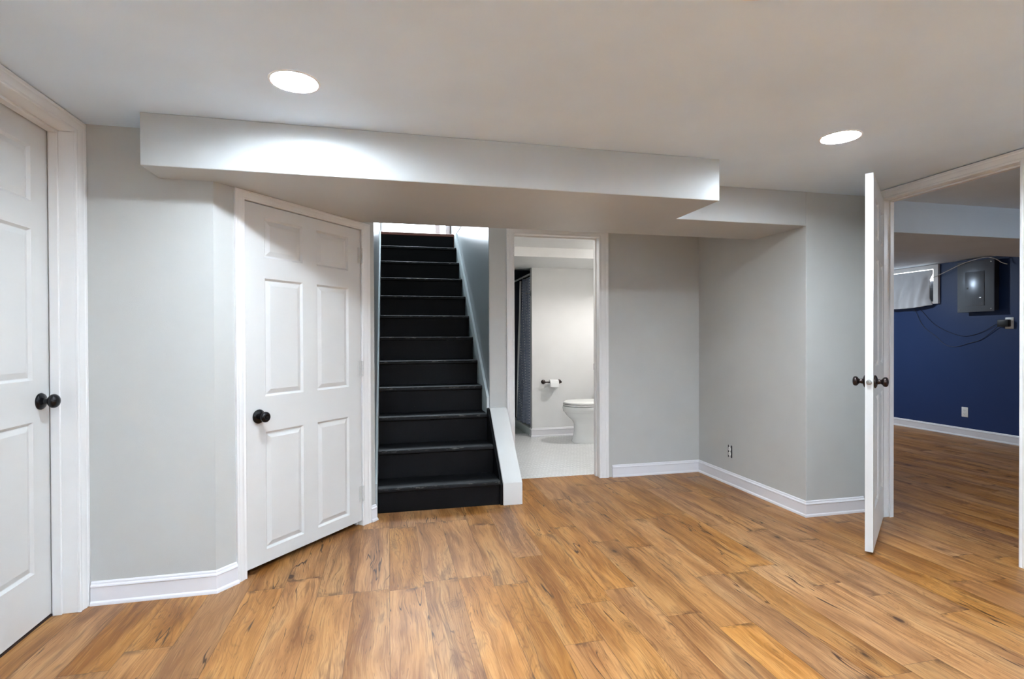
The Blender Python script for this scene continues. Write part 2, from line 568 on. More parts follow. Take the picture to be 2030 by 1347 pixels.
# ------------------------------------------------------------------ soffits
sp = [(-1.032, 2.585), (1.769, 2.585), (1.769, YR), (XS, YR), (XS, 3.543), (-0.182, 3.543), (A0.x, YA), (-1.032, YA)]
struct('ceiling_soffit', MB().prism(sp, ZB, CEIL), 'soffit',
       'long boxed grey soffit hanging below the ceiling above the stairs and doors', 'soffit', smooth=False, bevel=0.004)
struct('ceiling_soffit_bathroom', MB().prism([(0.95, 5.481), (2.86, 5.481), (2.86, 6.31), (1.716, 6.31), (1.716, 6.5), (0.95, 6.5)], 2.08, CEIL), 'white_wall',
       'white boxed soffit inside the bathroom above the paper holder wall', 'soffit', smooth=False)
struct('ceiling_soffit_blue_room', MB().box(3.29, XBL, 3.092, 3.80, 1.955, CEIL), 'ceiling',
       'deep white boxed beam across the navy room', 'beam', smooth=False)


# ------------------------------------------------------------------ walls
def wall_local(x0, x1, h, t, op=None):
    """a wall in its own frame: face at y=0, solid towards +y; op = (a, b, height)"""
    mb = MB()
    if not op:
        return mb.box(x0, x1, 0, t, 0, h)
    a, b, oh = op
    if a > x0:
        mb.box(x0, a, 0, t, 0, h)
    if b < x1:
        mb.box(b, x1, 0, t, 0, h)
    return mb.box(a, b, 0, t, oh, h)


def place(o, loc, rz):
    o.location = (loc[0], loc[1], 0)
    o.rotation_euler = (0, 0, rz)
    return o


RZ_L, RZ_R, RZ_D = R(90), R(-90), math.atan2(DA.y, DA.x)
D1A, D1B, D1H = 1.875, 2.717, 2.118          # closed door at the left (along Y)
place(struct('wall_left', wall_local(-3.6, YA + 0.1, CEIL, 0.13, (D1A - 0.02, D1B + 0.02, D1H + 0.02)), 'wall',
             'grey wall holding the closed white door by the picture edge', 'wall', smooth=False), (XL, 0), RZ_L)
struct('wall_corner', MB().box(XL, A0.x, YA, YA + 0.1, 0, CEIL), 'wall',
       'short bare grey wall between the two closed white doors', 'wall', smooth=False)
place(struct('wall_diagonal', wall_local(0, T_END, CEIL, 0.09, (0.147, 1.018, 1.922)), 'wall',
             'narrow angled grey wall around the door beside the stairs', 'wall', smooth=False), A0, RZ_D)
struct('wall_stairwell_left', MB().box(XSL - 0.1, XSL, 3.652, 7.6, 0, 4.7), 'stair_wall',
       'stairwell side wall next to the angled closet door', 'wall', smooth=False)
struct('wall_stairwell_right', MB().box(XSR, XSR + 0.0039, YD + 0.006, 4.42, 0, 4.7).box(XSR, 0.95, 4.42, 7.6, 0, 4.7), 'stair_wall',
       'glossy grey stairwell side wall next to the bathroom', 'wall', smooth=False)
struct('wall_bathroom', MB().box(XSR + 0.004, 1.003, YD, 4.42, 0, CEIL).box(1.782, XS + 0.02, YD, 4.42, 0, CEIL).box(1.003, 1.782, YD, 4.42, 2.09, CEIL), 'wall',
       'grey wall around the bathroom doorway, back of the niche', 'wall', smooth=False)
struct('wall_pier', MB().prism([(XS, YR), (XR + 0.08, YR), (XR + 0.08, 4.42), (XS, 4.42)], 0, CEIL), 'wall',
       'projecting grey corner wall carrying the uncovered outlet', 'wall', smooth=False, bevel=0.003)
D4A, D4B, D4H = 2.105, 2.895, 2.115          # doorway to the blue room (along Y)
place(struct('wall_right', wall_local(-YR, 3.6, CEIL, 0.08, (-D4B - 0.015, -D4A + 0.015, D4H + 0.012)), 'wall',
             'grey wall with the wide open doorway to the navy room', 'wall', smooth=False), (XR, 0), RZ_R)
struct('wall_behind', MB().box(-1.6, 3.3, -3.7, -3.6, 0, CEIL), 'wall', 'plain grey wall behind the viewer', 'wall', smooth=False)
# upstairs
struct('wall_upstairs_front', MB().box(XSL - 0.1, 0.95, 3.45, 3.53, CEIL, 4.7), 'wall', 'wall closing the upper stairwell', 'wall', smooth=False)
struct('wall_upstairs_back', MB().box(XSL - 0.1, -0.082, 7.0, 7.1, 2.485, 4.7).box(0.79, 0.95, 7.0, 7.1, 2.485, 4.7).box(-0.082, 0.79, 7.0, 7.1, 4.45, 4.7), 'wall',
       'pale wall beside the bright door at the head of the stairs', 'wall', smooth=False)
struct('ceiling_upstairs', MB().box(XSL - 0.1, 0.95, 3.45, 7.6, 4.7, 4.8), 'ceiling', 'ceiling above the upper stairwell', 'ceiling', smooth=False)
struct('floor_upstairs', MB().box(XSL, XSR, 6.525, 7.1, 2.2, 2.483), 'oak', 'red brown wooden floor edge at the head of the stairs', 'floor', smooth=False)
# bathroom shell
struct('wall_bathroom_back', MB().box(1.716, 2.96, 6.31, 6.385, 0, CEIL), 'white_wall',
       'white bathroom wall behind the toilet and the paper holder', 'wall', smooth=False)
struct('wall_bathroom_side', MB().box(2.86, 2.96, 4.42, 7.5, 0, CEIL), 'white_wall', 'white bathroom wall behind the toilet tank', 'wall', smooth=False)
struct('wall_shower', MB().box(0.95, 2.86, 7.36, 7.46, 0, CEIL), 'dark_wall', 'dark navy wall far behind the dotted curtain', 'wall', smooth=False)
# blue room shell
struct('wall_blue', MB().box(XBL, XBL + 0.12, -2.1, 7.3, 0, CEIL), 'blue', 'deep navy blue wall seen through the open doorway', 'wall', smooth=False)
struct('wall_blue_far', MB().box(3.29, XBL, 7.2, 7.3, 0, CEIL), 'wall', 'far end wall of the navy room', 'wall', smooth=False)
struct('wall_blue_near', MB().box(3.29, XBL, -2.1, -2.0, 0, CEIL), 'wall', 'near end wall of the navy room', 'wall', smooth=False)
struct('wall_blue_side', MB().box(3.0, 3.29, 4.42, 7.3, 0, CEIL), 'wall', 'side wall of the navy room behind the niche', 'wall', smooth=False)


# ------------------------------------------------------------------ baseboards
PROF = [(0, 0), (0.021, 0), (0.021, 0.006), (0.0185, 0.013), (0.013, 0.0185), (0.012, 0.078), (0.0145, 0.083), (0.0125, 0.089),
        (0.0085, 0.093), (0.0075, 0.1), (0.004, 0.105), (0, 0.105)]


def baseboards(pts, names, labels, prof=PROF):
    """one moulding per stretch, mitred where stretches meet; the room lies to the right of the direction of travel"""
    P = [Vector(p) for p in pts]
    n = len(P)
    nr = []
    for i in range(n - 1):
        d = (P[i + 1] - P[i]).normalized()
        nr.append(Vector((d.y, -d.x)))
    for i in range(n - 1):
        if not names[i]:
            continue
        ends = []
        for k in (i, i + 1):
            a = nr[k - 1] if k > 0 else nr[k]
            b = nr[k] if k < n - 1 else nr[k - 1]
            mvec = (a + b) / (1 + a.dot(b))
            ends.append([(P[k].x + mvec.x * o, P[k].y + mvec.y * o, z) for o, z in prof])
        struct(names[i], MB().loft(ends), 'base', labels[i], 'baseboard', angle=20)


def dp(t, off=0.0):
    p = A0 + DA * t
    return (p.x - off * DA.y * -1, p.y - off * DA.x)


baseboards([(XL + 0.02, YA), tuple(A0), dp(0.110)], ['baseboard_corner', 'baseboard_diagonal'],
           ['white baseboard under the short bare grey wall', 'short white baseboard between the wall corner and the angled door'])
baseboards([dp(1.078), dp(T_END), (XSL, 3.70)], ['baseboard_stair_corner', None], ['tiny white baseboard end between door casing and black stairs', ''])
baseboards([(1.885, YD), (XS, YD), (XS, YR), (XR - 0.016, YR)], ['baseboard_niche_back', 'baseboard_niche_side', 'baseboard_pier'],
           ['white baseboard along the niche wall beside the bathroom door', 'white baseboard below the uncovered outlet', 'short white baseboard behind the open door'])
baseboards([(XBL, 7.2), (XBL, -2.0)], ['baseboard_blue'], ['white baseboard under the navy wall'])
baseboards([(1.716, 6.385), (1.716, 6.31), (2.86, 6.31)], ['baseboard_bathroom_end', 'baseboard_bathroom'],
           ['end of the bathroom baseboard beside the curtain', 'white baseboard behind the toilet'])


# ------------------------------------------------------------------ doors
def casing(x0, x1, h, cl, cr, ct, th=0.014):
    """moulded casing around an opening, in the wall's frame; protrudes to -y"""
    prof = [(0.0, 0.0), (0.0, -0.45), (0.06, -0.62), (0.16, -0.62), (0.24, -0.5), (0.34, -0.62), (0.6, -0.9), (0.72, -0.82), (0.8, -1.0), (1.0, -1.0), (1.0, 0.0)]
    rings = []
    for k in range(4):
        ring = []
        for u, y in prof:
            xl, xr, zt = x0 - u * cl, x1 + u * cr, h + u * ct
            p = [(xl, 0), (xl, zt), (xr, zt), (xr, 0)][k]
            ring.append((p[0], y * th, p[1]))
        rings.append(ring)
    return MB().loft(rings)


def jamb(x0, x1, h, t, th=0.016, stop=None):
    mb = MB().box(x0 - th, x0, 0, t, 0, h).box(x1, x1 + th, 0, t, 0, h).box(x0 - th, x1 + th, 0, t, h, h + th)
    if stop:
        a, b = stop
        mb.box(x0, x0 + 0.011, a, b, 0, h - 0.011).box(x1 - 0.011, x1, a, b, 0, h - 0.011).box(x0, x1, a, b, h - 0.011, h)
    return mb


def leaf(wd, z0, z1, t, cols, rows):
    """six-panel moulded door: front face y=0, back face y=t; panels sunk on both faces"""
    xs = sorted({0, wd} | {c for col in cols for c in col})
    zs = sorted({z0, z1} | {c for r in rows for c in r})
    mb = MB()
    steps = [(0.0, 0.0), (0.010, 0.0105), (0.013, 0.0105), (0.036, 0.0025)]
    for face, sgn in ((0.0, 1), (t, -1)):
        for i in range(len(xs) - 1):
            for j in range(len(zs) - 1):
                xa, xb, za, zb = xs[i], xs[i + 1], zs[j], zs[j + 1]
                if (xa, xb) in cols and (za, zb) in rows:
                    rect = lambda q, d: [(xa + q, face + sgn * d, za + q), (xb - q, face + sgn * d, za + q), (xb - q, face + sgn * d, zb - q), (xa + q, face + sgn * d, zb - q)]
                    rs = [rect(*s_) for s_ in steps]
                    for a, b in zip(rs, rs[1:]):
                        for k in range(4):
                            mb.add([a[k], a[(k + 1) % 4], b[(k + 1) % 4], b[k]], [(0, 1, 2, 3)])
                    mb.add(rs[-1], [(0, 1, 2, 3)])
                else:
                    mb.add([(xa, face, za), (xb, face, za), (xb, face, zb), (xa, face, zb)], [(0, 1, 2, 3)])
    for a, b in (((0, z0), (wd, z0)), ((wd, z0), (wd, z1)), ((wd, z1), (0, z1)), ((0, z1), (0, z0))):
        mb.add([(a[0], 0, a[1]), (b[0], 0, b[1]), (b[0], t, b[1]), (a[0], t, a[1])], [(0, 1, 2, 3)])
    return mb


def weld(o, d=0.0002):
    bm = bmesh.new()
    bm.from_mesh(o.data)
    bmesh.ops.remove_doubles(bm, verts=bm.verts, dist=d)
    bmesh.ops.recalc_face_normals(bm, faces=bm.faces)
    bm.to_mesh(o.data)
    bm.free()
    return o


def knob_mb(side=-1, ball=False):
    """door knob on its rosette, axis y, sticking out to side*y from y=0"""
    k = 0.030 if ball else 0.0265
    if ball:
        pr = [(0.001, 0.0), (0.035, 0.0), (0.036, 0.004), (0.032, 0.010), (0.022, 0.014), (0.013, 0.017), (0.011, 0.028)]
        for i in range(1, 12):
            a = PI * i / 12
            pr.append((max(k * math.sin(a), 0.011 if i < 3 else 0.0), 0.050 - 0.021 * math.cos(a)))
        pr.append((0.001, 0.071))
    else:
        pr = [(0.001, 0.0), (0.036, 0.0), (0.037, 0.004), (0.034, 0.009), (0.026, 0.013), (0.015, 0.016), (0.012, 0.03), (0.016, 0.036),
              (0.024, 0.041), (0.0275, 0.048), (0.027, 0.056), (0.022, 0.062), (0.014, 0.0645), (0.0115, 0.063), (0.009, 0.063), (0.008, 0.0655), (0.001, 0.066)]
    return MB().lathe([(r, side * a) for r, a in pr], 36, 'y')


def hinge_mb(h=0.09):
    mb = MB()
    for k in range(5):
        mb.lathe([(0.0001, k * h / 5), (0.0058, k * h / 5), (0.0058, (k + 1) * h / 5 - 0.0012), (0.0001, (k + 1) * h / 5 - 0.0012)], 14, 'z')
    mb.box(-0.030, -0.004, 0.004, 0.007, 0, h)
    return mb


# door at the left, recessed behind its stop
d1 = empty('door_1', (XL, D1A, 0), RZ_L, 'closed white panelled door at the picture edge with round black ball knob', 'door', None, 'structure')
wd1 = D1B - D1A
obj('casing', casing(0, wd1, D1H, 0.067, 0.067, 0.058, 0.016), 'trim', d1, angle=25)
obj('jamb', jamb(0, wd1, D1H, 0.13, 0.02, (0.058, 0.093)), 'trim', d1, smooth=False, bevel=0.002)
l1 = weld(obj('leaf', leaf(wd1 - 0.006, 0.012, D1H - 0.004, 0.035, [(0.11, 0.366), (0.466, 0.724)], [(0.23, 0.862), (1.036, 1.666), (1.78, 2.01)]), 'door', d1, smooth=False, loc=(0.003, 0.099, 0)))
obj('knob', knob_mb(-1, True), 'knob', l1, loc=(wd1 - 0.070, 0, 0.944), angle=50)
obj('gap_shade', MB().box(0.0, wd1, 0.097, 0.13, 0.0, 0.006), 'shadow_gap', d1, smooth=False)  # dark strip standing in for the shade in the gap under the door

# angled door beside the stairs
d2o = empty('door_2', (A0.x, A0.y, 0), RZ_D, 'closed white six panel door set at an angle beside the black stairs', 'door', None, 'structure')
obj('casing', casing(0.163, 1.004, 1.907, 0.057, 0.070, 0.045, 0.014), 'trim', d2o, angle=25)
obj('jamb', jamb(0.163, 1.004, 1.907, 0.09, 0.016, (0.04, 0.06)), 'trim', d2o, smooth=False, bevel=0.0015)
l2 = weld(obj('leaf', leaf(0.832, 0.035, 1.902, 0.035, [(0.116, 0.366), (0.468, 0.724)], [(0.103, 0.72), (0.906, 1.523), (1.632, 1.838)]), 'door', d2o, smooth=False, loc=(0.166, 0.001, 0)))
obj('knob', knob_mb(-1, False), 'knob', l2, loc=(0.074, 0, 0.806), angle=50)
for z in (0.16, 0.965, 1.69):
    obj('hinge', hinge_mb(0.10), 'steel', l2, loc=(0.838, -0.008, z))

# bathroom doorway, its door swung out of sight
d3 = empty('door_3', (0, YD, 0), 0, 'white cased doorway into the bathroom with three bare hinges', 'doorway', None, 'structure')
obj('casing', casing(1.019, 1.768, 2.073, 0.066, 0.082, 0.06, 0.016), 'trim', d3, angle=25)
jb3 = obj('jamb', jamb(1.019, 1.768, 2.073, 0.125, 0.014, (0.055, 0.09)), 'trim', d3, smooth=False, bevel=0.002)
for z in (0.27, 1.075, 1.80):
    hb = MB().box(0, 0.003, 0.094, 0.122, 0, 0.1)
    hb.lathe([(0.0001, 0.0), (0.006, 0.0), (0.006, 0.1), (0.0001, 0.1)], 12, 'z', (0.006, 0.126, 0))
    obj('hinge', hb, 'dull_steel', d3, loc=(1.019, 0.0, z))
obj('strike_plate', MB().box(-0.002, 0.0, 0.092, 0.12, -0.028, 0.028), 'bronze', d3, loc=(1.768, 0, 0.955))

# doorway to the blue room and the door standing open into this room
d4 = empty('door_4', (XR, D4B, 0), RZ_R, 'white panelled door standing open beside the navy room with bronze knobs', 'door', None, 'structure')
wd4 = D4B - D4A
obj('casing', casing(0, wd4, D4H, 0.065, 0.065, 0.060, 0.016), 'trim', d4, angle=25)
obj('jamb', jamb(0, wd4, D4H, 0.08, 0.014, (0.045, 0.075)), 'trim', d4, smooth=False, bevel=0.002)
hinge_p = Vector((3.207, 2.887))
free_p = Vector((2.594, 2.400))
dv = (free_p - hinge_p)
lw = dv.length
# leaf frame: x from the hinge to the free edge, y = right-face side to left-face side
ang = math.atan2(dv.y, dv.x)
l4 = weld(obj('leaf', leaf(lw, 0.016, 2.107, 0.038, [(0.11, 0.345), (0.44, 0.675)], [(0.23, 0.862), (1.036, 1.666), (1.78, 2.0)]), 'door', d4, smooth=False))
# the leaf's +y must point to its other face: rotate so that +x runs to the free edge
loc4 = d4.matrix_basis.inverted() @ Matrix.Translation((hinge_p.x, hinge_p.y, 0)) @ Matrix.Rotation(ang, 4, 'Z')
# +y of that frame points to the right of the leaf seen from the camera or to the left of it; flip so the slab lies on the far side
yw = Vector((-math.sin(ang), math.cos(ang)))
if yw.dot(Vector((-0.622, 0.783))) < 0:
    loc4 = loc4 @ Matrix.Translation((0, -0.038, 0))
l4.matrix_basis = loc4
kz = 0.955
obj('knob', knob_mb(-1, False), 'bronze', l4, loc=(lw - 0.066, 0.0, kz), angle=50)
obj('knob', knob_mb(1, False), 'bronze', l4, loc=(lw - 0.066, 0.038, kz), angle=50)
lt = MB().lathe([(0.0001, 0), (0.0145, 0), (0.0145, 0.004), (0.011, 0.005), (0.010, 0.012), (0.0001, 0.013)], 24, 'x', (lw, 0.019, kz))
obj('latch', lt, 'dull_steel', l4)

# ------------------------------------------------------------------ glazed door upstairs
d5 = empty('door_5', (0.35, 7.0, 2.485), 0, 'bright glazed door at the head of the black stairs', 'door', None, 'structure')
obj('pane', MB().box(-0.06, 0.60, 7.03, 7.04, 2.56, 4.40), 'day', d5, world=True, smooth=False)
fr = MB().box(-0.082, -0.06, 6.99, 7.06, 2.487, 4.45).box(0.60, 0.665, 6.98, 7.06, 2.487, 4.45).box(0.735, 0.79, 6.98, 7.06, 2.487, 4.45).box(-0.06, 0.735, 6.99, 7.06, 4.40, 4.45)
fr.box(-0.06, 0.735, 6.995, 7.06, 2.487, 2.56)
obj('frame', fr, 'trim', d5, world=True, smooth=False, bevel=0.003)
obj('sidelight', MB().box(0.665, 0.735, 7.03, 7.04, 2.56, 4.40), 'day', d5, world=True, smooth=False)
struct('trim_1', MB().box(XSL, XSL + 0.006, 3.66, 6.46, 2.468, 2.49), 'dark_trim', 'thin dark line along the upper stairwell beside the closet door', 'trim', smooth=False)
struct('trim_2', MB().box(XSR - 0.006, XSR, 4.30, 6.46, 2.468, 2.49), 'dark_trim', 'thin dark line along the glossy upper stairwell wall', 'trim', smooth=False)

# ------------------------------------------------------------------ staircase
N1Y, RUN, N1Z, RISE, NST = 3.757, 0.2475, 0.175, 0.2098, 12
st = empty('staircase', (0.355, N1Y, 0), 0, 'steep flight of worn black painted wooden stairs rising to daylight', 'staircase')
TW0, TW1 = XSL + 0.018, XSR - 0.024
hw = (TW1 - TW0) / 2
xc = (TW0 + TW1) / 2
tr = MB()
nose = [(0.0, -0.008), (0.002, -0.003), (0.007, 0.0), (RUN + 0.02, 0.0), (RUN + 0.02, -0.03), (0.006, -0.03), (0.001, -0.026)]
tr.prism_x(nose, -hw, hw)
t0 = None
for k in range(NST - 1):
    loc = (xc, N1Y + RUN * k, N1Z + RISE * k)
    if t0 is None:
        t0 = o = obj('tread', tr, 'tread', st, loc=None, angle=40)
    else:
        o = t0.copy()
        C.objects.link(o)
        o.parent = st
    o.location = Vector(loc) - st.location
r0 = None
for k in range(NST):
    zb = 0.0 if k == 0 else N1Z + RISE * (k - 1)
    zt = N1Z + RISE * k - 0.0305
    if k == 0:
        o = obj('riser', MB().box(-hw, hw, 0, 0.02, 0, zt), 'riser', st, smooth=False)
    elif r0 is None:
        r0 = o = obj('riser', MB().box(-hw, hw, 0, 0.02, 0.0, zt - zb), 'riser', st, smooth=False)
    else:
        o = r0.copy()
        C.objects.link(o)
        o.parent = st
    o.location = Vector((xc, N1Y + RUN * k + 0.022, zb)) - st.location
zl = N1Z + RISE * (NST - 1)
obj('landing_nosing', MB().prism_x([(N1Y + RUN * 11, zl - 0.028), (N1Y + RUN * 11, zl - 0.006), (N1Y + RUN * 11 + 0.008, zl), (6.49, zl), (6.49, zl - 0.03)], TW0, TW1), 'oak', st, world=True, smooth=False)


def stringer(y0, y1, x0, x1, above, below):
    zz = lambda y, o: N1Z + (y - N1Y) / RUN * RISE + o
    lo = [(y0, max(0, zz(y0, -below))), (y1, zz(y1, -below)), (y1, min(zz(y1, above), 2.466)), (y1 - 0.12, min(zz(y1 - 0.12, above), 2.466)), (y0, zz(y0, above))]
    return MB().prism_x(lo, x0, x1)


obj('stringer', stringer(3.70, 6.46, XSL + 0.002, XSL + 0.016, 0.10, 0.35), 'skirt', st, world=True, smooth=False)['label'] = 'pale stringer board'
obj('stringer', stringer(4.29, 6.46, XSR - 0.022, XSR - 0.002, 0.10, 0.35), 'skirt', st, world=True, smooth=False)['label'] = 'pale stringer board'
obj('side_panel', MB().prism_x([(N1Y, 0), (4.30, 0), (4.30, 0.64), (4.25, 0.625), (N1Y, 0.145)], XSR - 0.022, XSR - 0.003), 'riser', st, world=True, smooth=False)

# low sloping wall beside the first steps
KX0, KX1, KY = XSR - 0.003, 0.943, 3.742
struct('wall_knee', MB().prism_x([(KY, 0), (YD, 0), (YD, 0.640), (4.268, 0.640), (4.235, 0.618), (KY, 0.162)], KX0, KX1), 'curb',
       'low white sloping curb wall beside the bottom steps', 'wall', bevel=0.005, angle=25)

# ------------------------------------------------------------------ ceiling lights
def canlight(loc, label, group):
    root = empty('recessed_light', loc, 0, label, 'ceiling light', group)
    r = LAMP_R - 0.001
    prof = [(r, 0.0), (r + 0.010, 0.0), (r + 0.009, -0.003), (r + 0.002, -0.004), (r, -0.002)]
    rings = [[(q * math.cos(2 * PI * i / 48), q * math.sin(2 * PI * i / 48), a) for i in range(48)] for q, a in prof + prof[:1]]
    obj('trim_ring', MB().loft(rings, cap=False), 'trim', root)
    rings = [[(q * math.cos(2 * PI * i / 48), q * math.sin(2 * PI * i / 48), a) for i in range(48)] for q, a in ((r, -0.001), (r, 0.06), (0.001, 0.06))]
    obj('housing', MB().loft(rings, cap=False), 'trim', root)
    obj('diffuser', MB().lathe([(0.0005, RECESS - 0.002), (r - 0.006, RECESS), (r - 0.002, RECESS + 0.004), (0.0005, RECESS + 0.005)], 48, 'z'), 'lamp', root)
    return root


RECESS = 0.013


def downlight(loc, label, mat='lamp', r=0.082, group=None):
    root = empty('recessed_light', loc, 0, label, 'ceiling light', group)
    ring = [(r, 0.0), (r + 0.007, 0.0), (r + 0.006, -0.002), (r + 0.002, -0.003), (r, -0.003)]
    rings = []
    for q, a in ring + ring[:1]:
        rings.append([(q * math.cos(2 * PI * i / 48), q * math.sin(2 * PI * i / 48), a) for i in range(48)])
    obj('trim_ring', MB().loft(rings, cap=False), 'trim', root)
    prof = [(0.0005, -0.019)] + [(r * math.sin(a), -0.004 - 0.015 * math.cos(a)) for a in [PI / 2 * k / 8 for k in range(1, 9)]] + [(r, -0.001), (0.0005, -0.001)]
    obj('diffuser', MB().lathe(prof, 48, 'z'), mat, root)
    return root


g = 'round ceiling lights'
canlight((*LAMPS[0], CEIL), 'glowing round ceiling light above the soffit edge near the angled door', g)
canlight((*LAMPS[1], CEIL), 'glowing round ceiling light above the open door to the navy room', g)
canlight((*LAMPS[2], CEIL), 'round ceiling light cut off by the top picture edge', g)
for p in LAMPS[3:]:  # unseen lights added behind the viewer to raise the room's brightness
    canlight((*p, CEIL), 'added round ceiling light behind the viewer, out of the picture', 'ceiling lights out of the picture')
downlight((5.31, 5.98, 2.135), 'round ceiling light of the navy room, hidden behind the wall', 'lamp_blue', group='ceiling lights out of the picture')
downlight((5.0, 1.2, CEIL), 'added round ceiling light in the navy room, hidden by the near jamb', 'lamp_blue', group='ceiling lights out of the picture')  # second light of this room, added out of sight for brightness
downlight((1.13, 4.66, CEIL), 'added small round ceiling light just inside the bathroom, hidden by its doorway', 'lamp_bath_fill', group='ceiling lights out of the picture')  # weak extra light, added out of sight to lighten the curtain
downlight((2.80, 5.30, CEIL), 'round ceiling light of the bathroom, hidden behind its wall', 'lamp_bath', group='ceiling lights out of the picture')

# uplights added behind the viewer for neutral fill, open bowls shining at the ceiling
def added_uplight(x, y, label):
    r_ = empty('added_uplight_lamp', (x, y, 0), 0, label, 'floor lamp', 'added uplights out of view')
    obj('base', MB().lathe([(0.0001, 0), (0.14, 0), (0.14, 0.015), (0.03, 0.03), (0.0001, 0.032)], 32), 'chrome', r_)
    obj('pole', MB().lathe([(0.0001, 0.03), (0.012, 0.03), (0.012, 1.62), (0.0001, 1.62)], 16), 'chrome', r_)
    b_ = obj('shade', MB().lathe([(0.0001, 1.60), (0.06, 1.61), (0.13, 1.65), (0.17, 1.72), (0.165, 1.72), (0.125, 1.66), (0.055, 1.625), (0.0001, 1.62)], 36), 'trim', r_)
    obj('bulb', MB().lathe([(0.0001, 1.63), (0.05, 1.64), (0.11, 1.668), (0.12, 1.69), (0.08, 1.705), (0.0001, 1.71)], 28), 'lamp_up', b_)


added_uplight(-0.85, -1.5, 'added unseen uplight behind the viewer beside the closed door wall')
added_uplight(2.75, -1.4, 'added unseen uplight behind the viewer beside the navy room wall')

# ------------------------------------------------------------------ outlets
def outlet(loc, rz, label, plate=True, tw=0.074, th=0.12):
    """local: face at y=0 looking to -y"""
    root = empty('wall_outlet', loc, rz, label, 'outlet')
    if plate:
        obj('cover_plate', MB().box(-tw / 2, tw / 2, -0.006, 0, -th / 2, th / 2), 'plastic', root, bevel=0.003)
        y = -0.006
    else:
        obj('metal_box', MB().box(-0.026, 0.026, -0.002, 0, -0.05, 0.05), 'black', root, smooth=False)
        obj('mounting_strap', MB().box(-0.009, 0.009, -0.0045, -0.002, -0.055, 0.055), 'steel', root, smooth=False)
        y = -0.004
    for s_ in (-1, 1):
        ring = []
        for a in (y + 0.001, y - 0.003):
            ring.append([(0.0165 * math.cos(q) if abs(math.cos(q)) < 0.85 else math.copysign(0.0165 * 0.85, math.cos(q)), a, s_ * 0.0195 + 0.0155 * math.sin(q)) for q in [2 * PI * i / 32 for i in range(32)]])
        rc = obj('receptacle', MB().loft(ring), 'plastic', root, angle=40)
        sl = MB().box(-0.0075, -0.0055, y - 0.0034, y - 0.0029, s_ * 0.0195 - 0.001, s_ * 0.0195 + 0.007).box(0.0055, 0.0075, y - 0.0034, y - 0.0029, s_ * 0.0195 - 0.001, s_ * 0.0195 + 0.006)
        sl.lathe([(0.0001, y - 0.0034), (0.0024, y - 0.0034), (0.0024, y - 0.0029), (0.0001, y - 0.0029)], 10, 'y', (0, 0, s_ * 0.0195 - 0.0075))
        obj('slot', sl, 'black', rc, smooth=False)
    if plate:
        obj('screw', MB().lathe([(0.0001, y), (0.003, y), (0.0025, y - 0.001), (0.0001, y - 0.0012)], 12, 'y'), 'steel', root)
    return root


outlet((XS, 3.850, 0.272), RZ_R, 'uncovered outlet with black box low on the niche wall', False)
outlet((XBL, 5.038, 0.297), RZ_R, 'white outlet plate low on the navy wall above the baseboard')
outlet((XBL, 4.565, 1.360), RZ_R, 'white outlet plate with black adapter below the breaker panel', True, 0.085, 0.128)

# ------------------------------------------------------------------ navy room things
# plug-in adapter and its cords
ad = empty('power_adapter', (XBL - 0.02, 4.60, 1.36), 0, 'black power adapter plugged in beside the breaker panel', 'adapter')
obj('body', MB().box(XBL - 0.055, XBL - 0.0085, 4.545, 4.655, 1.320, 1.400), 'black', ad, world=True, bevel=0.006)
obj('cord', MB().tube([(6.775, 4.655, 1.352), (6.785, 4.70, 1.345), (6.793, 4.85, 1.262), (6.794, 5.03, 1.216), (6.794, 5.225, 1.268), (6.794, 5.41, 1.376), (6.79, 5.56, 1.54), (6.775, 5.60, 1.60)], 0.0026), 'black', ad, world=True)
obj('cord', MB().tube([(6.775, 4.655, 1.338), (6.785, 4.70, 1.30), (6.793, 4.85, 1.178), (6.794, 4.985, 1.132), (6.794, 5.155, 1.085), (6.794, 5.275, 1.116), (6.794, 5.39, 1.22), (6.793, 5.55, 1.35), (6.79, 5.64, 1.526), (6.775, 5.66, 1.60)], 0.0026), 'black', ad, world=True)

# breaker panel
bp_ = empty('breaker_panel', (XBL, 4.855, 1.50), 0, 'dark grey metal breaker panel mounted on the navy wall', 'breaker panel')
obj('enclosure', MB().box(6.715, XBL, 4.672, 5.038, 1.515, 2.085), 'panel_dark', bp_, world=True, smooth=False, bevel=0.002)
obj('cover', MB().box(6.700, 6.715, 4.655, 5.055, 1.500, 2.100), 'panel', bp_, world=True, bevel=0.003)
dr = obj('door', MB().box(6.694, 6.700, 4.755, 4.965, 1.570, 1.972), 'panel', bp_, world=True, bevel=0.002)
lm = obj('latch', MB().box(6.686, 6.694, 4.772, 4.805, 1.655, 1.668), 'chrome', dr, bevel=0.002)
obj('rating_mark', MB().box(6.6932, 6.694, 4.925, 4.945, 1.770, 1.792), 'black', dr, smooth=False)
for yy in (4.685, 5.03):
    for zz in (1.53, 2.07):
        obj('screw', MB().lathe([(0.0001, 6.70), (0.007, 6.70), (0.006, 6.697), (0.0001, 6.6965)], 14, 'x', (0, yy, zz)), 'dull_steel', bp_, world=True)

# white cable
tag(obj('white_cable', MB().tube([(6.77, 5.45, 1.955), (6.755, 5.33, 1.985), (6.735, 5.17, 2.035), (6.685, 5.0, 2.078), (6.684, 4.85, 2.110), (6.690, 4.73, 2.122), (6.70, 4.64, 2.090), (6.73, 4.60, 2.045), (6.74, 4.55, 2.02)], 0.0045), 'cable_white'),
    'thin white cable looping from the window over the breaker panel', 'cable')

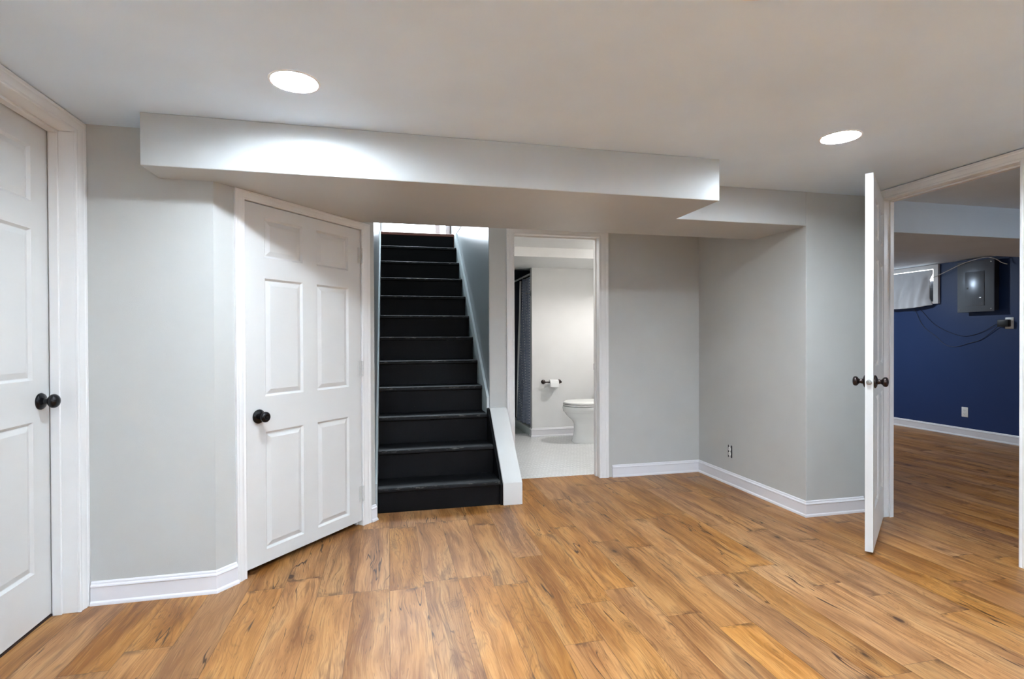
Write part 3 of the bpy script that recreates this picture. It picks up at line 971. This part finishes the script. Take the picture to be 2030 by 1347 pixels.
# basement window, its frame set in the wall, and the cloth tacked over it
wn = empty('window_1', (XBL, 5.80, 1.63), 0, 'small high basement window in the navy wall', 'window', None, 'structure')
WY0, WY1, WZ0, WZ1 = 5.34, 6.42, 1.632, 2.130
fm = MB().box(6.765, XBL + 0.0, WY0, WY0 + 0.06, WZ0, WZ1).box(6.765, XBL, WY1 - 0.06, WY1, WZ0, WZ1).box(6.765, XBL, WY0 + 0.06, WY1 - 0.06, WZ1 - 0.055, WZ1).box(6.765, XBL, WY0 + 0.06, WY1 - 0.06, WZ0, WZ0 + 0.03)
obj('frame', fm, 'trim', wn, world=True, smooth=False, bevel=0.002)
obj('pane', MB().box(6.790, 6.798, WY0 + 0.06, WY1 - 0.06, 1.925, WZ1 - 0.055), 'day2', wn, world=True, smooth=False)
obj('lower_pane', MB().box(6.790, 6.798, WY0 + 0.06, WY1 - 0.06, WZ0 + 0.03, 1.925), 'panel', wn, world=True, smooth=False)
rows = []
NU, NV = 70, 40
for j in range(NV + 1):
    v = j / NV
    row = []
    for i in range(NU + 1):
        u = i / NU
        z = 2.067 - v * (2.067 - (1.588 + 0.030 * max(0, (0.28 - u) / 0.28) ** 1.3))
        y = 5.402 + u * 0.98 + 0.034 * min(1, max(0, v - 0.13) / 0.12) * (1 - u) ** 6
        if v > 0.82:
            y -= 0.035 * (1 - u) ** 5 * (v - 0.82) / 0.18
        fold = 0.016 * math.sin(u * 31 + 2.2 * v + 0.8 * math.sin(5 * v)) * (0.35 + 0.65 * math.sin(v * PI)) + 0.009 * math.sin(u * 57 - 6 * v + 1.0) * v
        sag = 0.055 * math.sin(min(v, 0.94) * PI * 0.62) ** 1.5
        x = 6.762 - sag * (0.35 + 0.65 * min(1, u * 5)) + fold
        row.append((min(x, 6.763), y, z))
    rows.append(row)
cl = obj('window_cloth', MB().grid(rows), 'cloth')
sm = cl.modifiers.new('thickness', 'SOLIDIFY')
sm.thickness = 0.003
tag(cl, 'wrinkled grey cloth sagging over the small basement window', 'cloth')

# ------------------------------------------------------------------ bathroom things
TY = 5.865


def ring_at(z, xf, xb, hwid, e=0.9, n=48):
    cx, lx = (xf + xb) / 2, (xb - xf) / 2
    pts = []
    for i in range(n):
        a = 2 * PI * i / n
        c, s_ = math.cos(a), math.sin(a)
        ee = e if c < 0 else 0.6
        pts.append((cx + lx * math.copysign(abs(c) ** ee, c), TY + hwid * math.copysign(abs(s_) ** (e if c < 0 else 0.75), s_), z))
    return pts


to = empty('toilet', (2.35, TY, 0), 0, 'white two piece toilet half hidden behind the doorway casing', 'toilet')
B = MB().loft([ring_at(0.0, 2.078, 2.64, 0.135), ring_at(0.012, 2.072, 2.64, 0.138), ring_at(0.05, 2.085, 2.63, 0.126), ring_at(0.13, 2.10, 2.62, 0.112), ring_at(0.215, 2.100, 2.62, 0.108),
               ring_at(0.255, 2.080, 2.63, 0.120), ring_at(0.285, 2.045, 2.65, 0.142), ring_at(0.315, 2.015, 2.67, 0.163), ring_at(0.345, 1.995, 2.68, 0.178),
               ring_at(0.353, 1.985, 2.68, 0.183), ring_at(0.360, 1.975, 2.68, 0.190), ring_at(0.40, 1.966, 2.68, 0.192), ring_at(0.422, 1.970, 2.68, 0.190), ring_at(0.425, 1.985, 2.67, 0.175)])
obj('bowl', B, 'porcelain', to, world=True, angle=60)
obj('seat', MB().loft([ring_at(0.430, 1.985, 2.53, 0.178), ring_at(0.431, 1.972, 2.54, 0.189), ring_at(0.444, 1.972, 2.54, 0.189), ring_at(0.4465, 1.98, 2.53, 0.182)]), 'plastic', to, world=True, angle=60)
obj('lid', MB().loft([ring_at(0.452, 1.99, 2.53, 0.176), ring_at(0.453, 1.976, 2.54, 0.188), ring_at(0.468, 1.976, 2.54, 0.188), ring_at(0.478, 1.995, 2.53, 0.172), ring_at(0.483, 2.06, 2.48, 0.12), ring_at(0.484, 2.2, 2.40, 0.04)]), 'plastic', to, world=True, angle=60)
obj('tank', MB().box(2.57, 2.82, TY - 0.235, TY + 0.235, 0.425, 0.80), 'porcelain', to, world=True, bevel=0.03, seg=4, angle=60)
obj('tank_lid', MB().box(2.555, 2.83, TY - 0.245, TY + 0.245, 0.80, 0.84), 'porcelain', to, world=True, bevel=0.012, seg=3, angle=60)

hd = empty('toilet_paper_holder', (1.957, 6.31, 0.672), 0, 'dark bronze paper holder on the white bathroom wall', 'toilet paper holder')
for px in (1.857, 2.062):
    po = MB().lathe([(0.0001, 6.31), (0.027, 6.31), (0.027, 6.304), (0.020, 6.298), (0.011, 6.294), (0.010, 6.262), (0.014, 6.252), (0.014, 6.240), (0.0001, 6.236)], 24, 'y', (px, 0, 0.672))
    obj('post', po, 'bronze', hd, world=True, angle=50)
obj('bar', MB().lathe([(0.0001, 1.857), (0.0075, 1.857), (0.0075, 2.062), (0.0001, 2.062)], 16, 'x', (0, 6.248, 0.672)), 'bronze', hd, world=True)
TR = 0.041
rl = empty('toilet_paper_roll', (1.976, 6.248, 0.6475), 0, 'white toilet paper roll on the dark holder', 'toilet paper')
rings = []
for q, xx in ((0.019, 1.922), (TR, 1.922), (TR, 2.030), (0.019, 2.030), (0.019, 1.922)):
    rings.append([(xx, 6.248 + q * math.cos(2 * PI * i / 40), 0.661 + q * math.sin(2 * PI * i / 40)) for i in range(40)])
obj('tissue', MB().loft(rings, cap=False), 'paper', rl, world=True)
obj('loose_sheet', MB().box(1.923, 2.029, 6.206, 6.2075, 0.612, 0.66), 'paper', rl, world=True, smooth=False)

# shower curtain, liner, rod
CX, CY0, CY1, CZ0, CZ1 = 1.745, 6.42, 6.90, 0.095, 1.985
def curtain(cx, y0, y1, amp, ph, zt, zb, nf):
    NU, NV = 160, 24
    mb = MB()
    rows, arc = [], []
    for j in range(NV + 1):
        v = j / NV
        row, ar, s_ = [], [], 0.0
        for i in range(NU + 1):
            u = i / NU
            spread = 0.75 + 0.35 * v
            a = amp * (0.55 + 0.6 * v)
            y = y0 + (y1 - y0) * u * (1.0 + 0.45 * v) + 0.012 * math.sin(2 * PI * nf * 2 * u + ph)
            x = cx + a * math.sin(2 * PI * nf * u + ph) + 0.012 * math.sin(2 * PI * 2.3 * u + 3 * v)
            p = (x, y, zt + (zb(u) - zt) * v)
            if row:
                s_ += math.dist(row[-1], p)
            row.append(p)
            ar.append((s_, p[2]))
        rows.append(row)
        arc.append(ar)
    mb.grid(rows)
    return mb, [q for r in arc for q in r]


cmb, cuv = curtain(CX, CY0, CY1, 0.030, 0.4, CZ1, lambda u: 0.125 - 0.04 * u, 3.5)
ct = obj('shower_curtain', cmb, 'dots', recalc=False)
lay = ct.data.uv_layers.new(name='UVMap')
for lp in ct.data.loops:
    lay.data[lp.index].uv = cuv[lp.vertex_index]
tag(ct, 'slate blue shower curtain with rows of white dots, drawn together', 'shower curtain')
lnm = MB()
rows = []
for j in range(13):
    v = j / 12
    rows.append([(CX - 0.012 + 0.012 * math.sin(9 * u + 4 * v), CY0 + (CY1 - CY0) * (1 + 0.45 * v) + 0.035 + 0.03 * u, CZ1 - 0.005 - 1.86 * v) for u in [i / 8 for i in range(9)]])
ln = obj('shower_liner', lnm.grid(rows), 'liner')
tag(ln, 'narrow white liner edge beside the dotted curtain', 'shower liner')
rd = empty('curtain_rod', (CX, 6.385, 2.02), 0, 'white rod carrying the dotted shower curtain', 'curtain rod')
obj('rod', MB().lathe([(0.0001, 6.385), (0.012, 6.385), (0.012, 7.36), (0.0001, 7.36)], 18, 'y', (CX, 0, 2.02)), 'liner', rd, world=True)
obj('flange', MB().lathe([(0.0001, 6.385), (0.026, 6.385), (0.024, 6.40), (0.0001, 6.401)], 20, 'y', (CX, 0, 2.02)), 'liner', rd, world=True)
for k in range(6):
    yy = 6.45 + k * 0.08
    rg = MB()
    rings = []
    for i in range(24):
        a = 2 * PI * i / 24
        c_ = Vector((CX + 0.021 * math.cos(a), yy, 2.012 + 0.021 * math.sin(a)))
        rad = Vector((math.cos(a), 0, math.sin(a)))
        rings.append([c_ + rad * 0.002 * math.cos(2 * PI * q / 6) + Vector((0, 1, 0)) * 0.002 * math.sin(2 * PI * q / 6) for q in range(6)])
    rings.append(rings[0])
    rg.loft(rings, cap=False)
    obj('ring', rg, 'chrome', rd, world=True)
hk = empty('curtain_hook', (1.716, 6.35, 1.80), 0, 'small metal hook on the wall end beside the dotted curtain', 'hook')
obj('backplate', MB().box(1.712, 1.716, 6.335, 6.365, 1.735, 1.80), 'dull_steel', hk, world=True, bevel=0.0015)
obj('arm', MB().tube([(1.712, 6.35, 1.775), (1.69, 6.352, 1.762), (1.665, 6.356, 1.758), (1.655, 6.358, 1.775)], 0.004), 'dull_steel', hk, world=True)
# shower curb under the curtain
struct('trim_3', MB().box(1.70, 1.80, 6.385, 7.36, -0.002, 0.085), 'skirt', 'low shower curb under the dotted curtain', 'curb', bevel=0.006)
struct('trim_4', MB().box(0.95, 1.70, 7.30, 7.36, -0.002, 0.07), 'liner', 'white base at the foot of the dark shower wall', 'baseboard', bevel=0.004)
